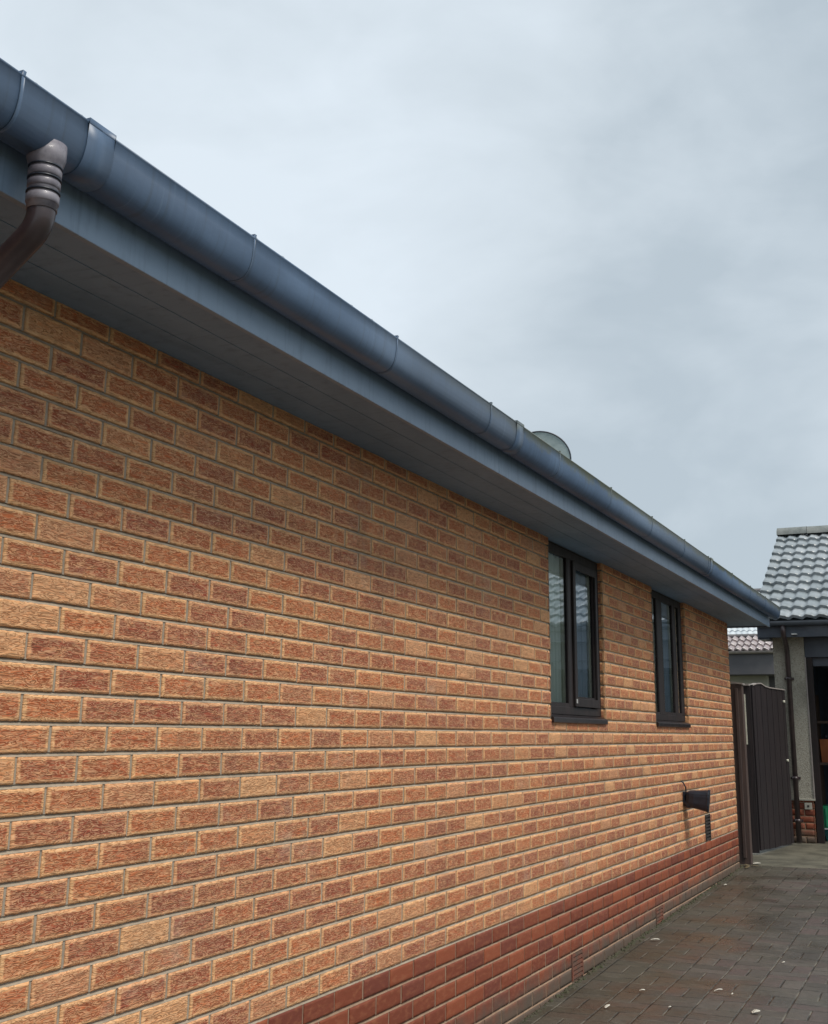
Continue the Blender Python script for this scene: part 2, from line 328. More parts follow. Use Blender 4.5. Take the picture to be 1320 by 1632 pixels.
def paving_mat():
    m, t, b = mat('block_paving')
    g = N(t, 'ShaderNodeNewGeometry'); sp = N(t, 'ShaderNodeSeparateXYZ'); L(t, g.outputs['Position'], sp.inputs[0])
    wob = noise(t, pos(t), 3, 2); wob2 = noise(t, pos(t, (1, 1.3, 1)), 4.1, 2)
    C = .22
    x = mth(t, 'DIVIDE', mth(t, 'ADD', mth(t, 'ADD', sp.outputs[0], .15), mth(t, 'MULTIPLY', mth(t, 'SUBTRACT', wob, .5), .012)), C)
    y = mth(t, 'DIVIDE', mth(t, 'ADD', mth(t, 'ADD', sp.outputs[1], 30.0), mth(t, 'MULTIPLY', mth(t, 'SUBTRACT', wob2, .5), .012)), C)
    ix, iy = mth(t, 'FLOOR', x), mth(t, 'FLOOR', y); fx, fy = mth(t, 'FRACT', x), mth(t, 'FRACT', y)
    par = mth(t, 'FLOORED_MODULO', mth(t, 'ADD', ix, iy), 2.0)         # 0: blocks lie across, 1: along
    # coordinate across the pair
    a = mth(t, 'ADD', mth(t, 'MULTIPLY', par, fx), mth(t, 'MULTIPLY', mth(t, 'SUBTRACT', 1.0, par), fy))
    bb = mth(t, 'ADD', mth(t, 'MULTIPLY', par, fy), mth(t, 'MULTIPLY', mth(t, 'SUBTRACT', 1.0, par), fx))
    a2 = mth(t, 'MULTIPLY', a, 2.0); ia = mth(t, 'FLOOR', a2); fa = mth(t, 'FRACT', a2)
    da = mth(t, 'MULTIPLY', mth(t, 'MINIMUM', fa, mth(t, 'SUBTRACT', 1.0, fa)), .5)
    db = mth(t, 'MINIMUM', bb, mth(t, 'SUBTRACT', 1.0, bb))
    d = mth(t, 'MULTIPLY', mth(t, 'MINIMUM', da, db), C)
    cid = N(t, 'ShaderNodeCombineXYZ'); L(t, ix, cid.inputs[0]); L(t, iy, cid.inputs[1]); L(t, ia, cid.inputs[2])
    wn = N(t, 'ShaderNodeTexWhiteNoise'); L(t, cid.outputs[0], wn.inputs['Vector'])
    wsp = N(t, 'ShaderNodeSeparateColor'); L(t, wn.outputs['Color'], wsp.inputs[0])
    body = ramp(t, mth(t, 'ADD', d, mth(t, 'MULTIPLY', mth(t, 'SUBTRACT', noise(t, pos(t), 45, 5, .7), .5), .008)), .0014, .0075)
    c = mixc(t, wsp.outputs[0], (.052, .045, .037), (.105, .089, .077))
    c = mixc(t, mth(t, 'MULTIPLY', ramp(t, wsp.outputs[1], .55, .9), .7), c, (.095, .062, .057))
    c = mixc(t, mth(t, 'MULTIPLY', ramp(t, noise(t, pos(t), 1.4, 5, .65), .42, .68), .7), c, (.070, .066, .048))
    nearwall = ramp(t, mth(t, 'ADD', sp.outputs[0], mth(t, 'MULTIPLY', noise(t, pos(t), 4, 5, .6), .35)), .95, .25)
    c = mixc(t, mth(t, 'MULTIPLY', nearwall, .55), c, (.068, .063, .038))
    spk = noise(t, pos(t), 190, 4, .75)
    c = mixc(t, mth(t, 'MULTIPLY', ramp(t, spk, .5, .75), .55), c, (.185, .165, .145))
    c = mixc(t, mth(t, 'MULTIPLY', ramp(t, spk, .48, .25), .5), c, (.03, .028, .025))
    jc = mixc(t, ramp(t, noise(t, pos(t), 7, 3), .4, .65), (.026, .024, .018), (.15, .135, .105))
    c = mixc(t, mth(t, 'MULTIPLY', ramp(t, noise(t, pos(t), 26, 5, .7), .42, .72), .55), c, (.045, .042, .034))
    c = mixc(t, body, jc, c); L(t, c, b.inputs['Base Color'])
    wet = ramp(t, noise(t, pos(t), 2.1, 5, .6), .35, .65)
    L(t, mth(t, 'ADD', .26, mth(t, 'MULTIPLY', wet, .42)), b.inputs['Roughness'])
    tilt = mth(t, 'MULTIPLY', mth(t, 'ADD', mth(t, 'MULTIPLY', fa, mth(t, 'SUBTRACT', wsp.outputs[2], .5)), wsp.outputs[0]), .25)
    n0 = bump(t, mth(t, 'ADD', body, tilt), None, .8, .006)
    bump(t, spk, b, .45, .0016, n0); return m
M_PAVE = paving_mat()
M_APRON = simple('concrete_apron', (.150, .140, .105), (.075, .07, .052), .6, 3.5, bstr=.7, bscale=45, bdist=.006)
M_GRASS = simple('rough_ground', (.06, .075, .035), (.09, .08, .05), .9, .8, bstr=.6, bscale=30, bdist=.01)

# ------------------------------------------------------------------ ground
def gz(y): return -.542 + .0195*min(y, 12.6)
g = MB(); g.quad((-1500, -1500, -.75), (1500, -1500, -.75), (1500, 1500, -.75), (-1500, 1500, -.75)); o = g.build('ground', M_GRASS); tag(o, kind='structure')
g = MB()
ys = [-9 + i*.5 for i in range(39)]; ys = [y for y in ys if y < 10.1] + [10.12]
xs = [0.0] + [i*.35 for i in range(1, 14)]
def wobz(x, y): return .004*math.sin(3.1*x+1.3*y)+.003*math.sin(5.3*x-2.2*y)
for i in range(len(ys)-1):
    for j in range(len(xs)-1):
        g.quad(*[(x, y, gz(y)+wobz(x, y)) for x, y in ((xs[j], ys[i]), (xs[j+1], ys[i]), (xs[j+1], ys[i+1]), (xs[j], ys[i+1]))], sm=True)
o = g.build('paved_driveway', M_PAVE); tag(o, kind='structure')
g = MB(); g.quad((-3.2, 10.12, gz(10.12)-.001), (4.55, 10.12, gz(10.12)-.001), (4.55, 12.6, gz(12.6)+.003), (-3.2, 12.6, gz(12.6)+.003))
g.quad((-3.2, 10.12, -.75), (4.55, 10.12, -.75), (4.55, 10.12, gz(10.12)-.001), (-3.2, 10.12, gz(10.12)-.001))
g.quad((-3.2, 12.6, gz(12.6)+.003), (4.55, 12.6, gz(12.6)+.003), (4.55, 18.5, gz(12.6)+.003), (-3.2, 18.5, gz(12.6)+.003))
o = g.build('concrete_apron', M_APRON); tag(o, kind='structure')

# ------------------------------------------------------------------ brickwork
def vnoise(x, y, seed):
    xi = np.floor(x).astype(np.int64); yi = np.floor(y).astype(np.int64); fx = x-xi; fy = y-yi
    def h(a, b):
        n = (a*374761393 + b*668265263 + seed*974711) & 0xffffffff
        n = ((n ^ (n >> 13))*1274126177) & 0xffffffff
        return ((n ^ (n >> 16)) & 0xffff)/65535.0
    sx = fx*fx*(3-2*fx); s_y = fy*fy*(3-2*fy)
    return (h(xi, yi)*(1-sx)+h(xi+1, yi)*sx)*(1-s_y)+(h(xi, yi+1)*(1-sx)+h(xi+1, yi+1)*sx)*s_y
class Bricks:
    def __init__(s): s.V = []; s.F = []; s.UV = []; s.C = []; s.Mi = []; s.Sm = []; s.n = 0
    def brick(s, O, U, Nn, u0, u1, v0, v1, nu, nv, mi, rough, full=(1, 1)):
        """one brick face: a crinkled grid with a skirt. O origin, U along, z up, Nn outward"""
        O = np.array(O, float); U = np.array(U, float); Nn = np.array(Nn, float); Z = np.array((0, 0, 1.))
        w, hh = u1-u0, v1-v0
        # tiny differences from brick to brick
        j = rng.uniform(-.0012, .0012, 4); u0 += j[0]; u1 += j[1]; v0 += j[2]*.7; v1 += j[3]*.7
        uu = np.linspace(0, 1, nu+1); vv = np.linspace(0, 1, nv+1); A, B = np.meshgrid(uu, vv)
        a = A*w; b = B*hh; seed = int(rng.integers(1, 99999))
        wr = (vnoise(a*38, b*60, seed)-.5)*.016
        hgt = vnoise(a*42+3, (b+wr)*150, seed+5)*.6 + vnoise(a*95, (b+wr*.6)*260, seed+9)*.4
        edge = np.minimum(np.minimum(a, w-a), np.minimum(b, hh-b))
        fall = np.clip(edge/.005, 0, 1); fall = fall*fall*(3-2*fall)
        d = rng.uniform(-.0008, .0010) + rough*(hgt-.5)*fall - .0025*(1-fall)
        ju = (vnoise(b*90+9, a*90, seed+2)-.5)*.0018*(1-fall) if rough else 0
        pu = u0+A*(u1-u0) + ju; pv = v0+B*(v1-v0) + ju
        P = O + pu[..., None]*U + pv[..., None]*Z + d[..., None]*Nn
        base = s.n; P = P.reshape(-1, 3); s.V.append(P); cnt = (nu+1)*(nv+1)
        r1, r2_ = rng.random(2)
        uvs = np.stack([A.ravel(), B.ravel()], 1); hh_ = hgt.ravel()
        idx = np.arange(cnt).reshape(nv+1, nu+1)+base
        q = np.stack([idx[:-1, :-1], idx[:-1, 1:], idx[1:, 1:], idx[1:, :-1]], -1).reshape(-1, 4)
        # orientation: U x Z should be along -N or N
        flip = np.dot(np.cross(U, Z), Nn) < 0
        if flip: q = q[:, ::-1]
        s.F.append(q); s.Mi += [mi]*len(q); s.Sm += [True]*len(q)
        C = np.empty((cnt, 4)); C[:, 0] = r1; C[:, 1] = r2_; C[:, 2] = hh_; C[:, 3] = w
        s.C.append(C); s.UV.append(uvs); s.n += cnt
        # skirt
        ring = np.concatenate([idx[0, :], idx[1:, -1], idx[-1, -2::-1], idx[-2:0:-1, 0]])
        rp = P[ring-base].copy()
        back = rp - (((rp-O)@Nn)[:, None] + .013)*Nn
        k = len(ring); b0 = s.n; s.V.append(back); s.n += k
        s.C.append(C[ring-base]); s.UV.append(uvs[ring-base])
        r_ = np.arange(k); q = np.stack([ring, b0+r_, b0+(r_+1) % k, np.roll(ring, -1)], -1)
        if flip: q = q[:, ::-1]
        s.F.append(q); s.Mi += [mi]*k; s.Sm += [False]*k
    def quad(s, pts, mi):
        s.V.append(np.array(pts, float)); s.C.append(np.zeros((4, 4))); s.UV.append(np.zeros((4, 2)))
        s.F.append(np.array([[s.n, s.n+1, s.n+2, s.n+3]])); s.n += 4; s.Mi.append(mi); s.Sm.append(False)
    def course(s, O, U, Nn, row, u0, u1, holes, mi, mm, res, rough, ztop=None, zbot=None):
        """row: the course between z=.075*(row-1)+joint and .075*row; its bed joint is under it"""
        O = np.array(O, float); U = np.array(U, float); Nn = np.array(Nn, float); Z = np.array((0, 0, 1.))
        zj0 = .075*(row-1)-.005; zj1 = .075*(row-1)+.005; zb = .075*row-.005
        if ztop is not None: zb = min(zb, ztop)
        segs = []; cur = u0
        for h0, h1 in sorted(holes):
            if h0 > cur: segs.append((cur, h0))
            cur = max(cur, h1)
        if cur < u1: segs.append((cur, u1))
        pt = lambda a, z, d: O+U*a+Z*z+Nn*d
        off = 0 if row % 2 == 0 else .1125
        for a0, a1 in segs:
            # joints: struck bed joint (deep at its top), backing for the perpends
            s.quad([pt(a0, zj0, -.002), pt(a1, zj0, -.002), pt(a1, zj1, -.0095), pt(a0, zj1, -.0095)], mm)
            s.quad([pt(a0, zj1-.012, -.0105), pt(a1, zj1-.012, -.0105), pt(a1, zb+.01, -.0105), pt(a0, zb+.01, -.0105)], mm)
            s.quad([pt(a0, zj1, -.0042), pt(a1, zj1, -.0042), pt(a1, zb, -.0042), pt(a0, zb, -.0042)], mm)
            k = math.floor((a0-off)/.225)
            while .225*k+off < a1:
                b0 = .225*k+off+.005; b1 = b0+.215
                c0 = max(b0, a0); c1 = min(b1, a1)
                if c1-c0 > .02:
                    nu, nv = res(c0, (c1-c0)/.215)
                    s.brick(O, U, Nn, c0, c1, zj1, zb, nu, nv, mi, rough if nu > 8 else rough*.6)
                k += 1
    def build(s, name, mats, parent):
        V = np.concatenate(s.V); F = np.concatenate(s.F)
        me = bpy.data.meshes.new(name); me.from_pydata(V.tolist(), [], F.tolist())
        for m in mats: me.materials.append(m)
        me.polygons.foreach_set('material_index', s.Mi); me.polygons.foreach_set('use_smooth', s.Sm)
        uvl = me.uv_layers.new(name='UVMap'); UV = np.concatenate(s.UV)[F.ravel()]; uvl.data.foreach_set('uv', UV.ravel())
        ca = me.color_attributes.new('brick', 'FLOAT_COLOR', 'POINT'); ca.data.foreach_set('color', np.concatenate(s.C).ravel())
        me.update(); o = bpy.data.objects.new(name, me); col.objects.link(o); o.parent = parent; return o

house = empty('brick_house', (0, 0, -.45))
tag(house, 'long single-storey house of buff and rust rustic brick with red brick plinth and eaves tinted blue-grey for lens glare', 'house')
Y0, Y1 = -6.0, 9.93; SOF = 2.0; XB = -8.0
W1 = (4.10, 5.24); W2 = (6.65, 7.84); WZ = 13
def par(o, p=house):      # keep world placement under an empty that is not at the origin
    o.parent = p; o.matrix_parent_inverse = Matrix.Translation(-Vector(p.location)) if p.rotation_euler.z == 0 else (Matrix.Translation(p.location) @ p.rotation_euler.to_matrix().to_4x4()).inverted()
    return o
AB = [(4.50-.1125, 4.50+.1125, -5, -4), (6.4125, 6.6375, -5, -4)]       # air bricks (y0,y1,rows)
VC = (8.3250, 8.5500, 1, 3)
def res(y, frac):
    if y < -1.0: nu, nv = 3, 2
    elif y < 1.6: nu, nv = 34, 13
    elif y < 4: nu, nv = 20, 8
    else: nu, nv = 9, 5
    return max(2, int(nu*max(frac, .25))), nv
B = Bricks()
for row in range(1, 28):
    holes = []
    if row > WZ: holes = [W1, W2]
    if VC[2] <= row <= VC[3]: holes.append(VC[:2])
    B.course((0, 0, 0), (0, 1, 0), (1, 0, 0), row, Y0, Y1, holes, 0, 1, res, .0042, ztop=SOF)
# reveals of the window openings, returns into the depth of the wall
for (a, b_) in (W1, W2):
    for row in range(WZ+1, 28):
        for (yy, nn) in ((a, (0, 1, 0)), (b_, (0, -1, 0))):
            B.course((0, yy, 0), (-1, 0, 0), nn, row, -.0, .104, [], 0, 1, lambda y, fr: (6, 4), .002, ztop=SOF)
# far gable return, coarse
for row in range(1, 28):
    B.course((0, Y1, 0), (-1, 0, 0), (0, 1, 0), row, 0, 2.4, [], 0, 1, lambda y, fr: (3, 2), .001, ztop=SOF)
wall = B.build('wall', [M_BUFF, M_MORT], None); par(wall)
B = Bricks()
for row in range(-8, 1):
    holes = [(a, b_) for a, b_, r0, r1 in AB if r0 <= row <= r1]
    B.course((.0005, 0, 0), (0, 1, 0), (1, 0, 0), row, Y0, Y1, holes, 0, 1, res, .0016)
    B.course((0, Y1+.0005, 0), (-1, 0, 0), (0, 1, 0), row, 0, 2.4, [], 0, 1, lambda y, fr: (3, 2), .001)
par(B.build('plinth', [M_RED, M_MORTR], None))
# rest of the shell: back, gables, inner lining
sh = MB()
sh.quad((XB, Y0, -.7), (XB, Y1, -.7), (XB, Y1, 2.2), (XB, Y0, 2.2))
RZ = 2.22+4.4*math.tan(R(30))
for yy in (Y0, Y1-.02):
    sh.poly([(-.012, yy, -.7), (XB, yy, -.7), (XB, yy, 2.2), (-4, yy, RZ-.12), (-.012, yy, 2.2)])
def lin(y0, y1, z0, z1): sh.quad((-.105, y0, z0), (-.105, y1, z0), (-.105, y1, z1), (-.105, y0, z1))
lin(Y0, W1[0], -.7, 2.3); lin(W1[1], W2[0], -.7, 2.3); lin(W2[1], Y1-.02, -.7, 2.3); lin(W1[0], W1[1], -.7, .97); lin(W2[0], W2[1], -.7, .97)
sh.quad((-.015, Y0, 2.01), (-.015, Y1, 2.01), (XB, Y1, 2.3), (XB, Y0, 2.3))
sh.quad((-.01, Y0, -.69), (-.01, Y1, -.69), (XB, Y1, -.69), (XB, Y0, -.69))
par(sh.build('inner_wall', M_PLASTER))
# opening floor under the sills
# soffit boards with shallow grooves
YE = 10.33
s_ = MB()
xg = [-.03, .118, .122, .232, .236, .347]
for i in range(0, 5):
    z = SOF if i % 2 == 0 else SOF+.004
    s_.quad((xg[i], Y0-.4, z), (xg[i+1], Y0-.4, z), (xg[i+1], YE, z), (xg[i], YE, z))
    if i < 4:
        za, zb = (SOF, SOF+.004) if i % 2 == 0 else (SOF+.004, SOF)
        s_.quad((xg[i+1], Y0-.4, za), (xg[i+1], Y0-.4, zb), (xg[i+1], YE, zb), (xg[i+1], YE, za))
s_.box(-2.4, -.031, Y1+.02, YE, SOF, SOF+.02)
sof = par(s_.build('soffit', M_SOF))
fs = MB()
ends = [Y0-.4, -2.6, 2.3, 7.3, YE]
for a, b_ in zip(ends[:-1], ends[1:]): fs.box(.345, .363, a+.0015, b_-.0015, SOF-.014, 2.2)
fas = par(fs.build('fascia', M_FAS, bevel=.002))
# box end and barge board on the gable
bm_ = MB()
bm_.poly([(.363, YE+.001, SOF-.013), (.363, YE+.001, 2.2), (.32, YE+.001, 2.25), (-4, YE+.001, RZ), (-4, YE+.001, RZ-.25), (-.10, YE+.001, SOF-.013)])
bm_.poly([(.363, YE+.02, SOF-.013), (.363, YE+.02, 2.2), (.32, YE+.02, 2.25), (-4, YE+.02, RZ), (-4, YE+.02, RZ-.25), (-.10, YE+.02, SOF-.013)])
bm_.quad((.363, YE+.001, SOF-.013), (.363, YE+.02, SOF-.013), (.363, YE+.02, 2.2), (.363, YE+.001, 2.2))
bm_.quad((.363, YE+.001, SOF-.013), (-.10, YE+.001, SOF-.013), (-.10, YE+.02, SOF-.013), (.363, YE+.02, SOF-.013))
par(bm_.build('barge_board', M_BARGE))
# gutter: deep half ellipse with a rolled lip
GX, GT, GR, GD = .420, 2.187, .056, .118
def se(v): return math.copysign(abs(v)**.72, v)      # squarer than a half circle
prof = []
for i in range(0, 19):
    w = math.pi*i/18; prof.append((GX+GR*se(math.cos(w)), GT-.006-(GD-.006)*se(math.sin(w))))
lipp = [(GX+GR-.006, GT-.002), (GX+GR-.003, GT+.001), (GX+GR+.001, GT), (GX+GR+.002, GT-.004)]
inner = [(GX+(GR-.003)*se(math.cos(math.pi*i/18)), GT-.006-(GD-.009)*se(math.sin(math.pi*i/18))) for i in range(18, -1, -1)]
gt = MB()
joints = [Y0-.4, -4.4, -.54, 2.26, 6.6, YE]
for a, b_ in zip(joints[:-1], joints[1:]):
    gt.extrude_y(lipp + prof + inner, a, b_, sm=True, closed=True, caps=True)
# stop end
gt.poly([(x, YE+.003, z) for x, z in [(GX+GR+.003, GT+.002)]+[(GX+(GR+.003)*se(math.cos(math.pi*i/18)), GT-.004-(GD-.002)*se(math.sin(math.pi*i/18))) for i in range(19)]+[(GX-GR-.003, GT+.002)]])
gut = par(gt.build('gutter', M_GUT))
def collar(y, hw, t=.005):
    c = MB(); pr = [(GX+(GR+t)*se(math.cos(math.pi*i/18)), GT-.006-(GD-.006+t)*se(math.sin(math.pi*i/18))) for i in range(19)]
    pi_ = [(GX+(GR+.001)*se(math.cos(math.pi*i/18)), GT-.006-(GD-.006+.001)*se(math.sin(math.pi*i/18))) for i in range(18, -1, -1)]
    c.extrude_y([(GX+GR-.009, GT+.002), (GX+GR-.008, GT+.007), (GX+GR+.004, GT+.007)] + pr + pi_, y-hw, y+hw, closed=True, caps=True, sm=True)
    return c
def sub(o, parent):
    o.parent = parent; return o
for y in (-2.6, -1.7, -.79, .10, 1.01, 1.91, 2.83, 3.75, 4.70, 5.65, 6.50, 7.52, 8.45, 9.35):
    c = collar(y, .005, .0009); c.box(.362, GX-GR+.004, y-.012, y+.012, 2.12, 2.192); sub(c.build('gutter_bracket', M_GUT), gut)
for y in (-.54, 2.26, 6.62):
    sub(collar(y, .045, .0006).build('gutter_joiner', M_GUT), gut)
# downpipe: running outlet, sockets, swan neck back to the wall
DY = -.655
ex = GX+.010
outl = MB(); outl.tube([(ex, DY, 2.100), (ex, DY, 2.070), (ex, DY, 2.058), (ex, DY, 2.046), (ex, DY, 2.03), (ex, DY, 1.95)], [.042, .0415, .038, .033, .032, .032], 36)
dp = MB()
el = [(ex, DY, 1.99), (ex, DY, 1.95)]
for i in range(1, 9):
    w = R(52)*i/8; el.append((ex-.07*(1-math.cos(w)), DY, 1.95-.07*math.sin(w)))
lx, lz = el[-1][0], el[-1][2]
L1 = (lx-.055)/math.sin(R(52)); el.append((lx-L1*math.sin(R(52)), DY, lz-L1*math.cos(R(52))))
bx_, bz_ = el[-1][0], el[-1][2]
for i in range(1, 9):
    w = R(52)*i/8; el.append((bx_-.0+(-.02*math.sin(w)), DY, bz_-.06*math.sin(w)))
el.append((el[-1][0], DY, -.52))
dp.tube(el, .030, 32)
pipe = par(dp.build('downpipe', M_PIPE2))
sub(outl.build('pipe_outlet', M_PIPE), pipe)
for z, rr, hh in ((2.034, .0355, .010), (2.008, .0348, .009), (1.975, .0348, .011)):
    c = MB(); c.tube([(ex, DY, z-hh), (ex, DY, z-hh+.003), (ex, DY, z+hh-.003), (ex, DY, z+hh)], [rr-.003, rr, rr, rr-.003], 32); sub(c.build('pipe_collar', M_PIPE), pipe)
# hollow ribs around the outlet collars
for z in (2.048, 2.021, 1.990):
    c = MB(); c.tube([(ex, DY, z-.0018), (ex, DY, z+.0018)], [.0358, .0358], 32); sub(c.build('pipe_seal', M_BLACK), pipe)
for z in (1.45, .6, -.2):
    c = MB(); c.box(.0, .03, DY-.052, DY+.052, z-.012, z+.012); c.tube([(bx_-.02, DY, z-.014), (bx_-.02, DY, z+.014)], .037, 24); sub(c.build('pipe_clip', M_PIPE2), pipe)

# roof of the house: rows of tiles
def tile_roof(name, O, U, S, Nn, ncol, nrow, m, parent, colw=.30, ex=.30, seg=16, amp=.014, th=.022, roll=2, jitter=.003):
    O, U, S, Nn = (Vector(a) for a in (O, U, S, Nn)); V = []; F = []; T = []; SM = []
    for i in range(nrow):
        for j in range(ncol):
            tv = random.random(); dj = random.uniform(-jitter, jitter); ds = random.uniform(-jitter, jitter)*1.5
            n0 = len(V)
            for k in range(seg+1):
                q = k/seg; w = q*roll*2*math.pi; hgt = amp*(math.sin(w)+.35*math.sin(2*w+.6))
                a = O + U*((j+q)*colw)
                lo = a + S*(i*ex+ds) + Nn*(hgt+th+dj); hi = a + S*((i+1)*ex+.04) + Nn*(hgt+.003)
                un = lo - Nn*(th*.85)
                V += [tuple(un), tuple(lo), tuple(lo+S*.004+Nn*.003), tuple(hi)]; T += [tv]*4
            for k in range(seg):
                b = n0+4*k
                for e_ in range(3):
                    F.append((b+e_, b+4+e_, b+5+e_, b+1+e_)); SM.append(e_ == 2)
            # side edges
            F.append((n0, n0+1, n0+2, n0+3)); SM.append(False); e0 = n0+4*seg; F.append((e0+3, e0+2, e0+1, e0)); SM.append(False)
    me = bpy.data.meshes.new(name); me.from_pydata(V, [], F); me.materials.append(m); me.polygons.foreach_set('use_smooth', SM)
    at = me.attributes.new('tile', 'FLOAT', 'POINT'); at.data.foreach_set('value', T); me.update()
    o = bpy.data.objects.new(name, me); col.objects.link(o); return o
c30, s30 = math.cos(R(30)), math.sin(R(30))
rf = par(tile_roof('roof', (.385, Y0-.4, 2.215), (0, 1, 0), (-c30, 0, s30), (s30, 0, c30), 56, 17, M_TILE, None, colw=.2995, seg=8))
bk = MB(); bk.quad((-4, Y0-.4, RZ), (-4, YE, RZ), (XB-.4, YE, 2.2), (XB-.4, Y0-.4, 2.2)); bk.quad((.34, Y0-.4, 2.205), (.34, YE, 2.205), (-4, YE, RZ-.03), (-4, Y0-.4, RZ-.03))
rbk = sub(bk.build('roof_underlay', M_TILE), rf); 
rd = MB(); rd.tube([(-4, Y0-.4, RZ+.07), (-4, YE, RZ+.07)], .11, 16); sub(rd.build('roof_ridge', M_TILE), rf)

# windows
def window(y0, y1, lights, blinds):
    """lights: (pane y0, y1, sash?, z bottom)"""
    fr = MB(); X = -.03; zb, zt = 1.0, SOF-.004; bar = .055
    fr.box(X-.05, X, y0+.002, y0+bar, zb, zt); fr.box(X-.05, X, y1-bar, y1-.002, zb, zt)
    fr.box(X-.05, X, y0+bar, y1-bar, zb, zb+.045); fr.box(X-.05, X, y0+bar, y1-bar, zt-.055, zt)
    ps = sorted(lights)
    for (a, b_) in zip(ps[:-1], ps[1:]):
        fr.box(X-.05, X-.001, a[1]+(.0), b_[0], zb+.045, zt-.055)
    if ps[-1][1] < y1-bar: fr.box(X-.05, X-.001, ps[-1][1], y1-bar, zb+.045, zt-.055)
    if ps[0][0] > y0+bar: fr.box(X-.05, X-.001, y0+bar, ps[0][0], zb+.045, zt-.055)
    w = par(fr.build('window', M_FRAME, bevel=.003))
    for (a, b_, sash, pz), bl in zip(lights, blinds):
        if sash:
            sm = MB(); t = .05; x1 = X+.014
            A, Bb, C, D = a-t, b_+t*.8, zb+.05, zt-.06
            sm.box(X, x1, A, a, C, D); sm.box(X, x1, b_, Bb, C, D); sm.box(X, x1, a, b_, C, pz); sm.box(X, x1, a, b_, D-.05, D)
            sub(sm.build('sash', M_FRAME, bevel=.003), w)
            hd = MB(); hd.box(x1, x1+.006, A+.008, A+.02, C+.02, C+.045); sub(hd.build('sash_hinge', M_WHITE), w)
        bd = MB(); bd.box(X-.012, X-.003, a-.002, a+.012, zb+.045, zt-.055); bd.box(X-.012, X-.003, b_-.012, b_+.002, zb+.045, zt-.055); bd.box(X-.012, X-.003, a+.012, b_-.012, pz-.05 if sash else zb+.045, pz+.012)
        sub(bd.build('glazing_bead', M_FRAME), w)
        sp = MB(); sp.box(X-.034, X-.022, b_-.060, b_-.038, pz, zt-.06); sp.box(X-.034, X-.022, b_-.030, b_-.016, pz, zt-.06)
        sub(sp.build('spacer_bar', M_SPACER), w)
        pn = MB(); pn.quad((X-.014, a-.003, zb+.03), (X-.014, b_+.003, zb+.03), (X-.014, b_+.003, zt-.04), (X-.014, a-.003, zt-.04))
        sub(pn.build('pane', M_GLASS), w)
        if bl:
            cu = MB(); n = 30; V = []
            for k in range(n+1):
                yy = a-.03 + (b_-a+.06)*k/n; V.append((-.068+.006*math.sin(k*1.7)+.003*math.sin(k*.6), yy))
            for k in range(n):
                cu.quad((V[k][0], V[k][1], zb), (V[k+1][0], V[k+1][1], zb), (V[k+1][0], V[k+1][1], zt), (V[k][0], V[k][1], zt), sm=True)
            sub(cu.build('curtain', bl), w)
    sl = MB(); sl.poly([(X-.05, y0+.001, .958), (X-.05, y1-.001, .958), (.012, y1-.001, .958), (.012, y0+.001, .958)])
    sl = MB(); sl.extrude_y([(X-.05, .956), (.010, .950), (.015, .954), (.015, .976), (.010, .982), (X, .998), (X-.05, .998)], y0+.001, y1-.012, closed=True, caps=True)
    sub(sl.build('sill', M_SILL), w)
    w['label'] = 'dark brown window with a fixed light and an opening sash' if blinds[0] else 'narrow dark brown window with one grey pane'
    return w
window(W1[0], W1[1], [(4.16, 4.56, False, 1.055), (4.685, 5.125, True, 1.10)], [M_BLIND, M_GREYBLIND])
window(W2[0], W2[1], [(6.71, 6.93, False, 1.05), (7.10, 7.50, False, 1.055), (7.60, 7.745, False, 1.055)], [None, M_GREYBLIND, None])
# air bricks and dark vent cover in the wall
for (a, b_, r0, r1) in AB:
    z0, z1 = .075*(r0-1)+.005, .075*r1-.005
    v = MB(); v.box(-.012, -.005, a+.005, b_-.005, z0, z1); n = 6
    for k in range(n):
        z = z0+.012+(z1-z0-.024)*k/(n-1); v.box(-.005, .001, a+.022, b_-.022, z-.0065, z+.0065)
    v.box(-.005, .0015, a+.005, a+.022, z0, z1); v.box(-.005, .0015, b_-.022, b_-.005, z0, z1)
    par(v.build('air_brick', M_RED if False else M_AIR))
a, b_ = VC[:2]; v = MB(); v.box(-.04, -.012, a, b_, .0, .225); v.box(-.012, .004, a+.004, a+.016, .004, .221); v.box(-.012, .004, b_-.016, b_-.004, .004, .221)
for k in range(8): z = .012+.027*k; v.box(-.012, .001, a+.016, b_-.016, z, z+.013)
vo = par(v.build('vent_cover', M_AIRD)); vo['label'] = 'dark brown square louvred vent'

# ------------------------------------------------------------------ floodlight on the wall
fl = empty('floodlight', (0, 7.5, .40)); tag(fl, 'black floodlight with a loose cable sticking out of the brick wall below the far window', 'outdoor light')
h_ = MB()
def ring(c, hw, hh, ax):    # rectangle around c, axis ax
    return None
cs = []
axis = Vector((.93, .12, -.10)).normalized(); up = Vector((.12, 0, 1)); up = (up-axis*up.dot(axis)).normalized(); sd_ = axis.cross(up)
sections = [(0.012, .030, .030), (.022, .052, .050), (.045, .068, .064), (.08, .077, .070), (.12, .080, .073), (.18, .088, .082), (.187, .092, .087), (.20, .092, .087)]
for dist, hw, hh in sections:
    c = axis*dist; cs.append([c+sd_*(a_*hw)+up*(b2*hh) for a_, b2 in [(math.copysign(abs(math.cos(q*math.pi/10+.157))**.55, math.cos(q*math.pi/10+.157)), math.copysign(abs(math.sin(q*math.pi/10+.157))**.55, math.sin(q*math.pi/10+.157))) for q in range(20)]])
for A_, B_ in zip(cs[:-1], cs[1:]):
    for k in range(20): h_.quad(A_[k], A_[(k+1) % 20], B_[(k+1) % 20], B_[k], sm=True)
h_.poly(cs[0]); h_.poly(cs[-1])
h_.build('housing', M_BLACK, fl)
